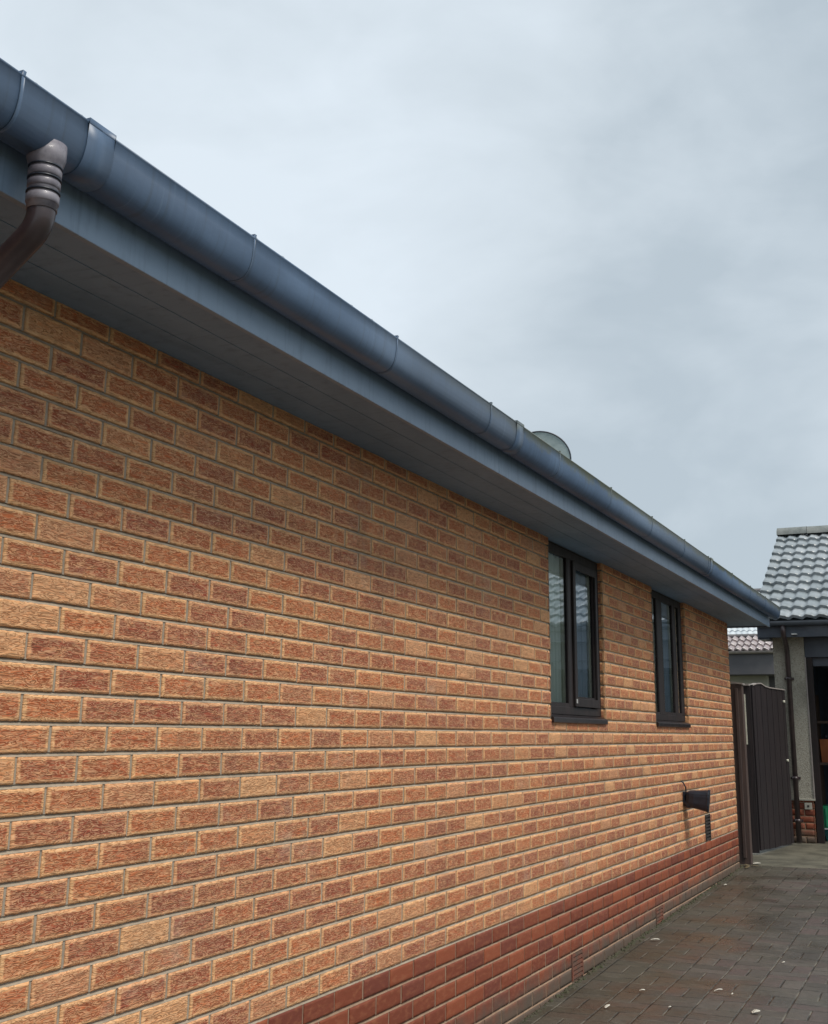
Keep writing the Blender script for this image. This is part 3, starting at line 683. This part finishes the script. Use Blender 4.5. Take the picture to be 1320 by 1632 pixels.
b_2 = MB(); b_2.box(.0, .014, -.045, .045, -.05, .05); b_2.box(.012, .045, -.012, .012, -.03, .012); b_2.build('mounting_plate', M_BLACK, fl, .003)
kn = MB(); kn.tube([(.01, -.03, -.035), (.04, -.03, -.05), (.07, .0, -.05), (.09, .02, -.035)], [.022, .028, .026, .018], 14); kn.build('knuckle_joint', M_BLACK, fl)
cb = MB(); cb.tube([(.004, -.10, .135), (.020, -.09, .12), (.034, -.075, .085), (.032, -.055, .045), (.028, -.03, .015), (.03, -.008, .0)], .0055, 10); cb.build('cable', M_BLACK, fl)
w_ = MB(); w_.tube([(.03, -.012, .032), (.046, -.03, -.004), (.060, -.036, -.03)], [.004, .012, .006], 10); w_.build('cable_gland', M_WHITE, fl)

# ------------------------------------------------------------------ satellite dish on the roof slope
def roofz(x): return 2.215+(.385-x)*math.tan(R(30))
dx, dy_, dz_ = -2.0, 10.05, 3.905
dish = empty('satellite_dish', (dx-.12, dy_+.12, roofz(dx-.12))); tag(dish, 'round grey-green satellite dish on the roof behind the gutter', 'satellite dish')
dm = MB(); RR = .335; nr, na = 10, 48
dirn = (Vector((2.11, -2.43, .886)) - Vector((dx, dy_, dz_))); dirn.z = 0.0; dirn = (dirn.normalized()+Vector((.10, .05, .12))).normalized()
rt = Vector((0, 0, 1)).cross(dirn).normalized(); up_ = dirn.cross(rt); cen = Vector((dx, dy_, dz_))
def dp_(i, k, off):
    rr = RR*i/nr; w = 2*math.pi*k/na; return cen + rt*rr*math.cos(w) + up_*rr*math.sin(w)*.95 + dirn*(.07*(i/nr)**2 + off)
for off in (0, -.006):
    for i in range(nr):
        for k in range(na): dm.quad(dp_(i, k, off), dp_(i+1, k, off), dp_(i+1, k+1, off), dp_(i, k+1, off), sm=True)
for k in range(na): dm.quad(dp_(nr, k, .002), dp_(nr, k+1, .002), dp_(nr, k+1, -.010), dp_(nr, k, -.010))
par(dm.build('reflector', M_DISH), dish)
rm = MB(); rm.tube([dp_(nr, k, 0) for k in range(na+1)], .008, 8, cap=False); par(rm.build('rim', M_BLACK), dish)
pm = MB(); pm.tube([Vector((dx-.12, dy_+.12, roofz(dx-.12)-.02)), Vector((dx-.12, dy_+.12, dz_-.05)), cen-dirn*.03], .022, 14); par(pm.build('pole', M_DISH), dish)
am = MB(); am.tube([cen-up_*.28+dirn*.05, cen-up_*.12+dirn*.34], .009, 10); am.tube([cen-up_*.12+dirn*.34, cen-up_*.06+dirn*.30], .028, 14); par(am.build('receiver_arm', M_DISH), dish)

# ------------------------------------------------------------------ fence post, gate and panel between house and garage
def boards(mb, p0, p1, z0, z1, th=.022, bw=.095, gap=.004, wav=0.0, topfn=None):
    p0, p1 = Vector(p0), Vector(p1); d = (p1-p0); Ln = d.length; d.normalize(); nn = Vector((d.y, -d.x, 0))
    n = max(1, round(Ln/bw)); bw = Ln/n
    for i in range(n):
        a = p0+d*(i*bw+gap/2); b = p0+d*((i+1)*bw-gap/2); t = th*(1 if i % 2 else .8)
        za = z1 + (topfn(i/n) if topfn else 0) + random.uniform(-.004, .004); zb_ = z1 + (topfn((i+1)/n) if topfn else 0)
        g0 = z0 + random.uniform(-.004, .004)
        q = [a+nn*t/2, b+nn*t/2, b-nn*t/2, a-nn*t/2]
        lo = [Vector((v.x, v.y, g0)) for v in q]; hi = [Vector((v.x, v.y, za if k in (0, 3) else zb_)) for k, v in enumerate(q)]
        mb.poly(lo[::-1]); mb.poly(hi)
        for k in range(4): mb.quad(lo[k], lo[(k+1) % 4], hi[(k+1) % 4], hi[k])
post = empty('fence_post', (.03, 10.2, gz(10.2))); tag(post, 'brown wooden fence post with sloping cap against the far house corner', 'post')
m_ = MB(); m_.box(-.16, .072, 10.17, 10.27, gz(10.2)-.03, 1.405); par(m_.build('post_shaft', M_GATE2, bevel=.004), post)
m_ = MB(); m_.box(.0, .030, 10.155, 10.171, gz(10.2)+.06, 1.36); par(m_.build('edge_batten', M_GATE2, bevel=.003), post)
m_ = MB(); m_.poly([(-.18, 10.15, 1.452), (.085, 10.15, 1.412), (.085, 10.29, 1.412), (-.18, 10.29, 1.452)]); m_.poly([(-.18, 10.15, 1.435), (.085, 10.15, 1.397), (.085, 10.29, 1.397), (-.18, 10.29, 1.435)])
m_.quad((-.18, 10.15, 1.435), (.085, 10.15, 1.397), (.085, 10.15, 1.412), (-.18, 10.15, 1.452)); m_.quad((.085, 10.15, 1.397), (.085, 10.29, 1.397), (.085, 10.29, 1.412), (.085, 10.15, 1.412))
par(m_.build('post_cap', M_GATETOP), post)

gate = empty('side_gate', (.0, 11.05, gz(11.05))); tag(gate, 'dark brown boarded gate leaf standing closed beside the open one', 'gate')
m_ = MB(); boards(m_, (-1.0, 11.05, 0), (.02, 11.05, 0), gz(11)+.015, 1.42, .03); par(m_.build('board_panel', M_GATE), gate)
m_ = MB(); m_.box(-1.0, .01, 11.02, 11.10, 1.422, 1.442); par(m_.build('top_rail', M_GATETOP), gate)
m_ = MB(); m_.box(-.052, -.036, 11.012, 11.03, .80, 1.33); par(m_.build('pale_strip', M_SPACER), gate)
gate2 = empty('side_gate', (.02, 11.12, gz(11.1))); tag(gate2, 'dark brown boarded gate leaf swung open towards the garage pier', 'gate')
def tf(q): return .045*math.sin(min(1, q*2.2)*math.pi)**2*(1-q) - .015*q
m_ = MB(); boards(m_, (.015, 11.13, 0), (.215, 12.22, 0), gz(11.6)+.025, 1.43, .026, .09, topfn=tf); par(m_.build('board_panel', M_GATE), gate2)
def along(q, off): p = Vector((.015, 11.13, 0)).lerp(Vector((.215, 12.22, 0)), q); return p + Vector((.984, -.18, 0))*off
for z in (.05, .95): 
    m_ = MB(); A_, B_ = along(0, -.03), along(1, -.03); m_.box(min(A_.x, B_.x)-.03, min(A_.x, B_.x)-.005, A_.y, B_.y, z, z+.09); par(m_.build('rear_rail', M_GATE), gate2)
m_ = MB(); n = 8
for i in range(n):
    A_, B_ = along(i/n, 0), along((i+1)/n, 0); za, zb_ = 1.436+tf(i/n), 1.436+tf((i+1)/n)
    m_.quad((A_.x-.022, A_.y, za), (A_.x+.022, A_.y, za), (B_.x+.022, B_.y, zb_), (B_.x-.022, B_.y, zb_)); m_.quad((A_.x+.022, A_.y, za-.012), (A_.x+.022, A_.y, za), (B_.x+.022, B_.y, zb_), (B_.x+.022, B_.y, zb_-.012))
par(m_.build('top_edge', M_GATETOP), gate2)
for z in (1.28, .62):
    m_ = MB(); p_ = along(.93, .022); m_.tube([p_+Vector((-.012, 0, z)), p_+Vector((.012, 0, z))], .014, 12); par(m_.build('bolt', M_SPACER), gate2)

# ------------------------------------------------------------------ garage
gar = empty('garage', (.1, 12.4, gz(12.4))); tag(gar, 'pebble-dashed garage with grey tiled roof and dark open doorway at the end of the drive', 'garage')
GY, GX0, GX1 = 12.4, .10, 3.0; DG = 5.2; GFL = gz(12.4); SPLIT = .175
m_ = MB()
m_.box(GX0, .455, GY, GY+.22, SPLIT, 2.05); m_.box(2.66, GX1, GY, GY+.22, SPLIT, 2.05)        # front piers
m_.box(GX0, GX0+.2, GY+.22, GY+DG, SPLIT, 2.25); m_.box(GX1-.2, GX1, GY+.22, GY+DG, SPLIT, 2.25)
m_.box(GX0, GX1, GY+DG, GY+DG+.2, SPLIT, 2.2)
for xx in (GX0+.001, GX1-.101):
    n0 = [(xx, GY+.05, 2.1), (xx, GY+DG, 2.1), (xx, (2*GY+DG)/2, 3.55)]; m_.poly(n0); m_.poly([(x+.1, y, z) for x, y, z in n0])
par(m_.build('wall', M_DASH), gar)
for a_, b3 in ((GX0-.012, .467), (2.648, GX1+.012)):
    m_ = MB(); m_.box(a_, b3, GY-.012, GY+.2, SPLIT-.005, SPLIT+.018); par(m_.build('drip_bead', M_WALLP, bevel=.004), gar)
m_ = MB(); m_.box(.4555, .467, GY-.01, GY+.02, SPLIT, 1.80); par(m_.build('corner_bead', M_GATETOP), gar)
m_ = Bricks()
for row in range(-4, 4):
    zt_ = SPLIT-.005
    if .075*(row-1)+.006 > zt_: continue
    for (a, b2) in ((GX0+.01, .448), (2.67, GX1-.01)):
        m_.course((0, GY+.012, 0), (1, 0, 0), (0, -1, 0), row, a, b2, [], 0, 1, lambda y, fr: (6, 3), .0016, ztop=zt_)
    m_.course((.448, GY+.012, 0), (0, 1, 0), (1, 0, 0), row, 0, .2, [], 0, 1, lambda y, fr: (6, 3), .0016, ztop=zt_)
    m_.course((GX0+.01, GY+.012, 0), (0, 1, 0), (-1, 0, 0), row, 0, DG, [], 0, 1, lambda y, fr: (4, 2), .0016, ztop=zt_)
par(m_.build('plinth', [M_RED, M_MORTR], None), gar)
# eaves: soffit box, fascia, lintel and raised door
m_ = MB(); m_.box(-.02, GX1+.14, GY-.24, GY-.222, 2.02, 2.22); par(m_.build('fascia', M_GFAS, bevel=.003), gar)
m_ = MB(); m_.box(.0, GX1+.12, GY-.222, GY+.02, 2.035, 2.047); par(m_.build('soffit', M_GFAS), gar)
m_ = MB(); m_.box(.456, 2.659, GY+.03, GY+.14, 1.80, 2.034); m_.box(.47, 2.64, GY+.10, GY+.20, 1.70, 1.80); par(m_.build('lintel', M_GFAS, bevel=.004), gar)
for a_, b3 in ((.456, .535), (2.58, 2.659)):
    m_ = MB(); m_.box(a_, b3, GY+.04, GY+.12, GFL, 1.80); par(m_.build('door_frame', M_FRAME, bevel=.004), gar)
m_ = MB(); m_.box(.55, 2.56, GY+.22, GY+2.2, 1.73, 1.76); par(m_.build('raised_door', M_GFAS), gar)
m_ = MB(); m_.quad((.301, GY+.21, -.2), (.301, GY+DG-.01, -.2), (.301, GY+DG-.01, 2.2), (.301, GY+.21, 2.2)); m_.quad((.3, GY+DG-.011, -.3), (2.8, GY+DG-.011, -.3), (2.8, GY+DG-.011, 2.2), (.3, GY+DG-.011, 2.2))
m_.quad((2.799, GY+.21, -.2), (2.799, GY+DG-.01, -.2), (2.799, GY+DG-.01, 2.2), (2.799, GY+.21, 2.2)); m_.quad((.29, GY+.2, 2.06), (2.81, GY+.2, 2.06), (2.81, GY+DG, 2.06), (.29, GY+DG, 2.06))
par(m_.build('inner_lining', M_DARKIN), gar)
# bargeboard on the left verge, running up and back down
pt_ = 26.8; cp, sp_ = math.cos(R(pt_)), math.sin(R(pt_)); EY, EZ = GY-.30, 2.225
RYg = 14.95; RZg = EZ+(RYg-EY)*math.tan(R(pt_))
m_ = MB()
for xx in (-.035, -.017): m_.poly([(xx, GY-.24, 2.0), (xx, GY-.24, 2.215), (xx, RYg, RZg-.03), (xx, GY+DG+.5, 2.2), (xx, GY+DG+.5, 2.0), (xx, RYg, RZg-.25)])
m_.quad((-.035, GY-.24, 2.0), (-.017, GY-.24, 2.0), (-.017, GY-.24, 2.215), (-.035, GY-.24, 2.215)); m_.quad((-.035, GY-.24, 2.0), (-.017, GY-.24, 2.0), (-.017, RYg, RZg-.25), (-.035, RYg, RZg-.25))
m_.box(-.017, .0995, GY-.222, GY+.1, 2.0, 2.034)
par(m_.build('barge_board', M_GFAS), gar)
roofg = par(tile_roof('roof', (-.075, EY, EZ), (1, 0, 0), (0, cp, sp_), (0, -sp_, cp), 11, 11, M_TILE, None, colw=.297, ex=.2905, seg=20, amp=.012, th=.042), gar)
m_ = MB(); m_.quad((-.03, EY+.03, EZ-.012), (3.15, EY+.03, EZ-.012), (3.15, RYg, RZg-.02), (-.03, RYg, RZg-.02)); m_.quad((-.03, RYg, RZg-.02), (3.15, RYg, RZg-.02), (3.15, GY+DG+.5, 2.2), (-.03, GY+DG+.5, 2.2))
sub(m_.build('roof_underlay', M_TILE), roofg)
m_ = MB()
for k in range(8):
    x0 = -.085+.41*k; pts = [(x0+.003, RYg, RZg), (x0+.40, RYg, RZg)]
    pr = [(math.cos(math.pi*i/12)*.125, math.sin(math.pi*i/12)*.115+RZg-.0) for i in range(13)]
    n0 = len(m_.v)
    for xx, gx in ((x0+.004, .0), (x0+.41, .004)):
        m_.v += [(xx, RYg+a*(1+gx*3), z+gx) for a, z in pr]
    for i in range(12): m_.f.append((n0+i, n0+i+1, n0+14+i, n0+13+i)); m_.m.append(0); m_.sm.append(True)
    m_.f.append(tuple(n0+i for i in range(13))); m_.m.append(0); m_.sm.append(False)
sub(m_.build('roof_ridge', M_RIDGE), roofg)
# gutter and downpipe of the garage
m_ = MB(); gy0 = GY-.30; pr = [(gy0+.052*math.cos(math.pi*i/14), 2.20-.052*math.sin(math.pi*i/14)) for i in range(15)]
n0 = len(m_.v)
for xx in (-.03, GX1+.14): m_.v += [(xx, a, z) for a, z in pr]
for i in range(14): m_.f.append((n0+i, n0+i+1, n0+16+i, n0+15+i)); m_.m.append(0); m_.sm.append(True)
m_.f.append(tuple(n0+i for i in range(15))); m_.m.append(0); m_.sm.append(False)
gg = par(m_.build('gutter', M_GFAS), gar)
m_ = MB(); PX = .268
m_.tube([(PX, gy0, 2.16), (PX, gy0, 2.08), (PX, gy0+.03, 2.03), (PX, GY-.08, 1.92), (PX, GY-.05, 1.87), (PX, GY-.05, GFL+.01)], .030, 20)
gp = par(m_.build('downpipe', M_PIPE2), gar)
for z in (1.55, .42, -.05):
    m_ = MB(); m_.tube([(PX, GY-.05, z-.018), (PX, GY-.05, z+.018)], .036, 20); m_.box(PX-.055, PX+.055, GY-.02, GY-.001, z-.014, z+.014); sub(m_.build('pipe_clip', M_PIPE2), gp)
m_ = MB(); m_.box(.345, .428, GY-.006, GY+.004, .075, .148); pl = par(m_.build('wall_plate', M_WALLP, bevel=.003), gar)
m_ = MB(); m_.box(.375, .398, GY-.009, GY-.006, .10, .122); sub(m_.build('plate_mark', M_AIRD), pl)
m_ = MB(); m_.box(.36, .42, GY-.30, GY-.245, 2.045, 2.058); par(m_.build('soffit_clip', M_WHITE), gar)

# things kept inside the garage
o = empty('storage_box', (.85, 12.95, GFL)); tag(o, 'green plastic storage box with a white rim standing on the garage floor', 'box')
def taper(mb, x0, x1, y0, y1, z0, z1, t):
    mb.poly([(x0+t, y0+t, z0), (x1-t, y0+t, z0), (x1-t, y1-t, z0), (x0+t, y1-t, z0)][::-1]); mb.poly([(x0, y0, z1), (x1, y0, z1), (x1, y1, z1), (x0, y1, z1)])
    lo = [(x0+t, y0+t, z0), (x1-t, y0+t, z0), (x1-t, y1-t, z0), (x0+t, y1-t, z0)]; hi = [(x0, y0, z1), (x1, y0, z1), (x1, y1, z1), (x0, y1, z1)]
    for k in range(4): mb.quad(lo[k], lo[(k+1) % 4], hi[(k+1) % 4], hi[k])
m_ = MB(); taper(m_, .50, 1.08, 12.72, 13.12, GFL+.004, -.16, .03); par(m_.build('box_base', M_TEAL, bevel=.006), o)
m_ = MB(); m_.box(.49, 1.09, 12.71, 13.13, -.16, -.145); par(m_.build('box_rim', M_WHITE), o)
m_ = MB(); taper(m_, .50, 1.08, 12.72, 13.12, -.145, .10, -.0); 
for k in range(6): m_.box(.53+.095*k, .555+.095*k, 12.705, 12.72, -.13, .08)
par(m_.build('box_body', M_GREEN, bevel=.006), o)
o = empty('tool_shelf', (.75, 13.6, GFL)); tag(o, 'dark wooden shelf unit in the shadow of the garage', 'shelf')
for a_ in (.40, 1.35):
    m_ = MB(); m_.box(a_, a_+.04, 13.4, 13.8, GFL+.004, 1.4); par(m_.build('upright', M_SHELF), o)
for z in (.55, 1.05): m_ = MB(); m_.box(.441, 1.349, 13.4, 13.8, z, z+.03); par(m_.build('shelf_board', M_SHELF), o)
o = empty('petrol_can', (.75, 13.55, .58)); tag(o, 'orange container with dark cap standing on the garage shelf', 'container')
m_ = MB(); taper(m_, .45, .66, 13.45, 13.65, .5815, .86, .012); par(m_.build('can_body', M_ORANGE, bevel=.012), o)
m_ = MB(); m_.tube([(.52, 13.55, .86), (.52, 13.55, .92)], .03, 16); par(m_.build('can_cap', M_BLACK), o)

# ------------------------------------------------------------------ bungalows beyond
b1 = empty('bungalow', (-3.0, 25, -.4)); tag(b1, 'pale rendered bungalow with pinkish tiled roof seen over the gates', 'house')
m_ = MB(); m_.box(-9, -1.78, 25.0, 31, -.5, 2.25); par(m_.build('wall', M_WALLP), b1)
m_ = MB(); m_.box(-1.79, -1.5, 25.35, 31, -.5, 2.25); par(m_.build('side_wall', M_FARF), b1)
m_ = MB(); m_.box(-9.2, -1.45, 24.55, 24.6, 2.20, 2.68); par(m_.build('fascia', M_FARF), b1)
m_ = MB(); m_.box(-9.2, -1.45, 24.6, 25.4, 2.19, 2.25); par(m_.build('soffit', M_FARF), b1)
m_ = MB(); n0 = len(m_.v); pr = [(24.50+.06*math.cos(math.pi*i/10), 2.70-.06*math.sin(math.pi*i/10)) for i in range(11)]
for xx in (-9.2, -1.45): m_.v += [(xx, a, z) for a, z in pr]
for i in range(10): m_.f.append((n0+i, n0+i+1, n0+12+i, n0+11+i)); m_.m.append(0); m_.sm.append(True)
par(m_.build('gutter', M_GATETOP), b1)
cb_, sb_ = math.cos(R(24)), math.sin(R(24))
rr_ = par(tile_roof('roof', (-9.25, 24.5, 2.70), (1, 0, 0), (0, cb_, sb_), (0, -sb_, cb_), 26, 3, M_TILEP, None, colw=.30, ex=.30, seg=10, amp=.03, th=.05), b1)
m_ = MB(); m_.tube([(-9.25, 25.36, 3.09), (-1.45, 25.36, 3.09)], .05, 10); m_.box(-9.2, -1.5, 25.4, 31, 2.26, 3.04); sub(m_.build('roof_top', M_FARF), rr_)
b2_ = empty('bungalow', (-4, 30, -.4)); tag(b2_, 'farther bungalow whose pale wet tiled roof rises behind the pinkish one', 'house')
m_ = MB(); m_.box(-11, -2.6, 31.2, 38, -.5, 3.42); par(m_.build('wall', M_WALLP), b2_)
m_ = MB(); m_.box(-11.2, -1.15, 30.3, 30.36, 3.28, 3.48); par(m_.build('fascia', M_GFAS), b2_)
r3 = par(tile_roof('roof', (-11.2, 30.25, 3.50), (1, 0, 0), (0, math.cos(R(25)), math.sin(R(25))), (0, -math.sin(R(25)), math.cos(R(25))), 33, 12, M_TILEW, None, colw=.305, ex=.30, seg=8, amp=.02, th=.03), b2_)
m_ = MB(); m_.quad((-11.2, 33.52, 5.02), (-1.15, 33.52, 5.02), (-1.15, 37, 3.4), (-11.2, 37, 3.4)); m_.tube([(-11.2, 33.5, 5.05), (-1.1, 33.5, 5.05)], .07, 10); sub(m_.build('roof_back', M_FARF), r3)

# ------------------------------------------------------------------ moss and grit along the foot of the wall
ms = MB()
for _ in range(520):
    y = random.choice((random.uniform(-1.5, 10.0), random.gauss(5.2, 1.2), random.gauss(7.6, 1.0)))
    if not -1.5 < y < 10: continue
    x = .004+abs(random.gauss(0, .016)); z0 = gz(y)+wobz(x, y); rr = random.uniform(.004, .014); hh = rr*random.uniform(.5, 1.1); k = 6; a0 = random.random()*6
    low = [(x+rr*math.cos(a0+i*math.pi*2/k), y+rr*1.5*math.sin(a0+i*math.pi*2/k), z0-.002) for i in range(k)]
    mid = [(x+rr*.75*math.cos(a0+i*math.pi*2/k), y+rr*1.1*math.sin(a0+i*math.pi*2/k), z0+hh*random.uniform(.5, .8)) for i in range(k)]
    for i in range(k): ms.quad(low[i], low[(i+1) % k], mid[(i+1) % k], mid[i], sm=True)
    for i in range(k): n0 = len(ms.v); ms.v += [mid[i], mid[(i+1) % k], (x, y, z0+hh)]; ms.f.append((n0, n0+1, n0+2)); ms.m.append(0); ms.sm.append(True)
mo = ms.build('moss', simple('moss_and_grit', (.045, .052, .022), (.075, .062, .042), .95, 40, bstr=.6, bscale=200)); tag(mo, 'thin dark line of moss and grit where the red plinth meets the paving', 'moss', kind='stuff')

# ------------------------------------------------------------------ pale scraps and leaves on the paving
def scrap(x, y, L_, W_, rz, label, m=M_SCRAP, name='paper_scrap', cat='litter'):
    L_ *= .8; W_ *= .85
    o_ = MB(); n = 6; pts = []
    for i in range(n+1):
        t = i/n; hw = W_/2*(math.sin(math.pi*min(.98, t*.9+.08)))**.6
        pts.append((t*L_-L_/2, hw, .004+.012*math.sin(t*2.2)*min(1, L_/.04)))
    for i in range(n):
        a, b = pts[i], pts[i+1]
        o_.quad((a[0], -a[1], a[2]), (b[0], -b[1], b[2]), (b[0], 0, b[2]+.003), (a[0], 0, a[2]+.003), sm=True); o_.quad((a[0], 0, a[2]+.003), (b[0], 0, b[2]+.003), (b[0], b[1], b[2]), (a[0], a[1], a[2]), sm=True)
    ob = o_.build(name, m); ob.location = (x, y, gz(y)+wobz(x, y)+.002 if y < 10 else gz(y)+.002); ob.rotation_euler = (random.uniform(-.1, .1), random.uniform(-.1, .1), rz)
    md = ob.modifiers.new('thick', 'SOLIDIFY'); md.thickness = .0015
    tag(ob, label, cat, 'scraps and leaves lying on the paving'); return ob
scrap(1.033, 4.105, .055, .045, .4, 'broad cream scrap nearest the bottom edge of the paving')
scrap(.779, 4.489, .06, .022, .15, 'long thin white scrap lying in the middle of the paving')
scrap(.136, 5.78, .075, .028, .1, 'white scrap on the paving close to the red plinth between the air bricks')
scrap(.323, 3.932, .045, .026, 1.0, 'small cream scrap near the bottom of the plinth wall')
scrap(.114, 10.202, .10, .06, .5, 'white scrap at the foot of the fence post')
scrap(.094, 8.584, .04, .03, .5, 'tiny pale scrap on the paving below the dark vent cover')
scrap(.99, 5.45, .025, .018, .5, 'tiny white speck on the paving right of the long joint line')
scrap(.86, 4.45, .02, .014, 1.2, 'tiny pale speck just right of the long thin white scrap')
scrap(.62, 4.03, .02, .016, .2, 'tiny pale speck on the paving near the bottom edge')
scrap(.40, 4.35, .04, .016, .2, 'faint thin pale scrap left of the middle of the paving')
LEAF = ((-.0, 10.02, 'curled brown leaf wedged between the house corner and the fence post'), (.05, 9.93, 'brown leaf lying nearest the plinth corner, in front of the other leaves'), (.02, 10.08, 'brown leaf pressed right against the foot of the fence post'), (.10, 10.05, 'brown leaf at the right end of the small heap beside the white scrap'))
for i, (x, y, lab) in enumerate(LEAF):
    scrap(x+.03, y-.06, .09, .05, i*1.1, lab, M_LEAF, 'dry_leaf', 'leaf')
bpy.context.view_layer.update()
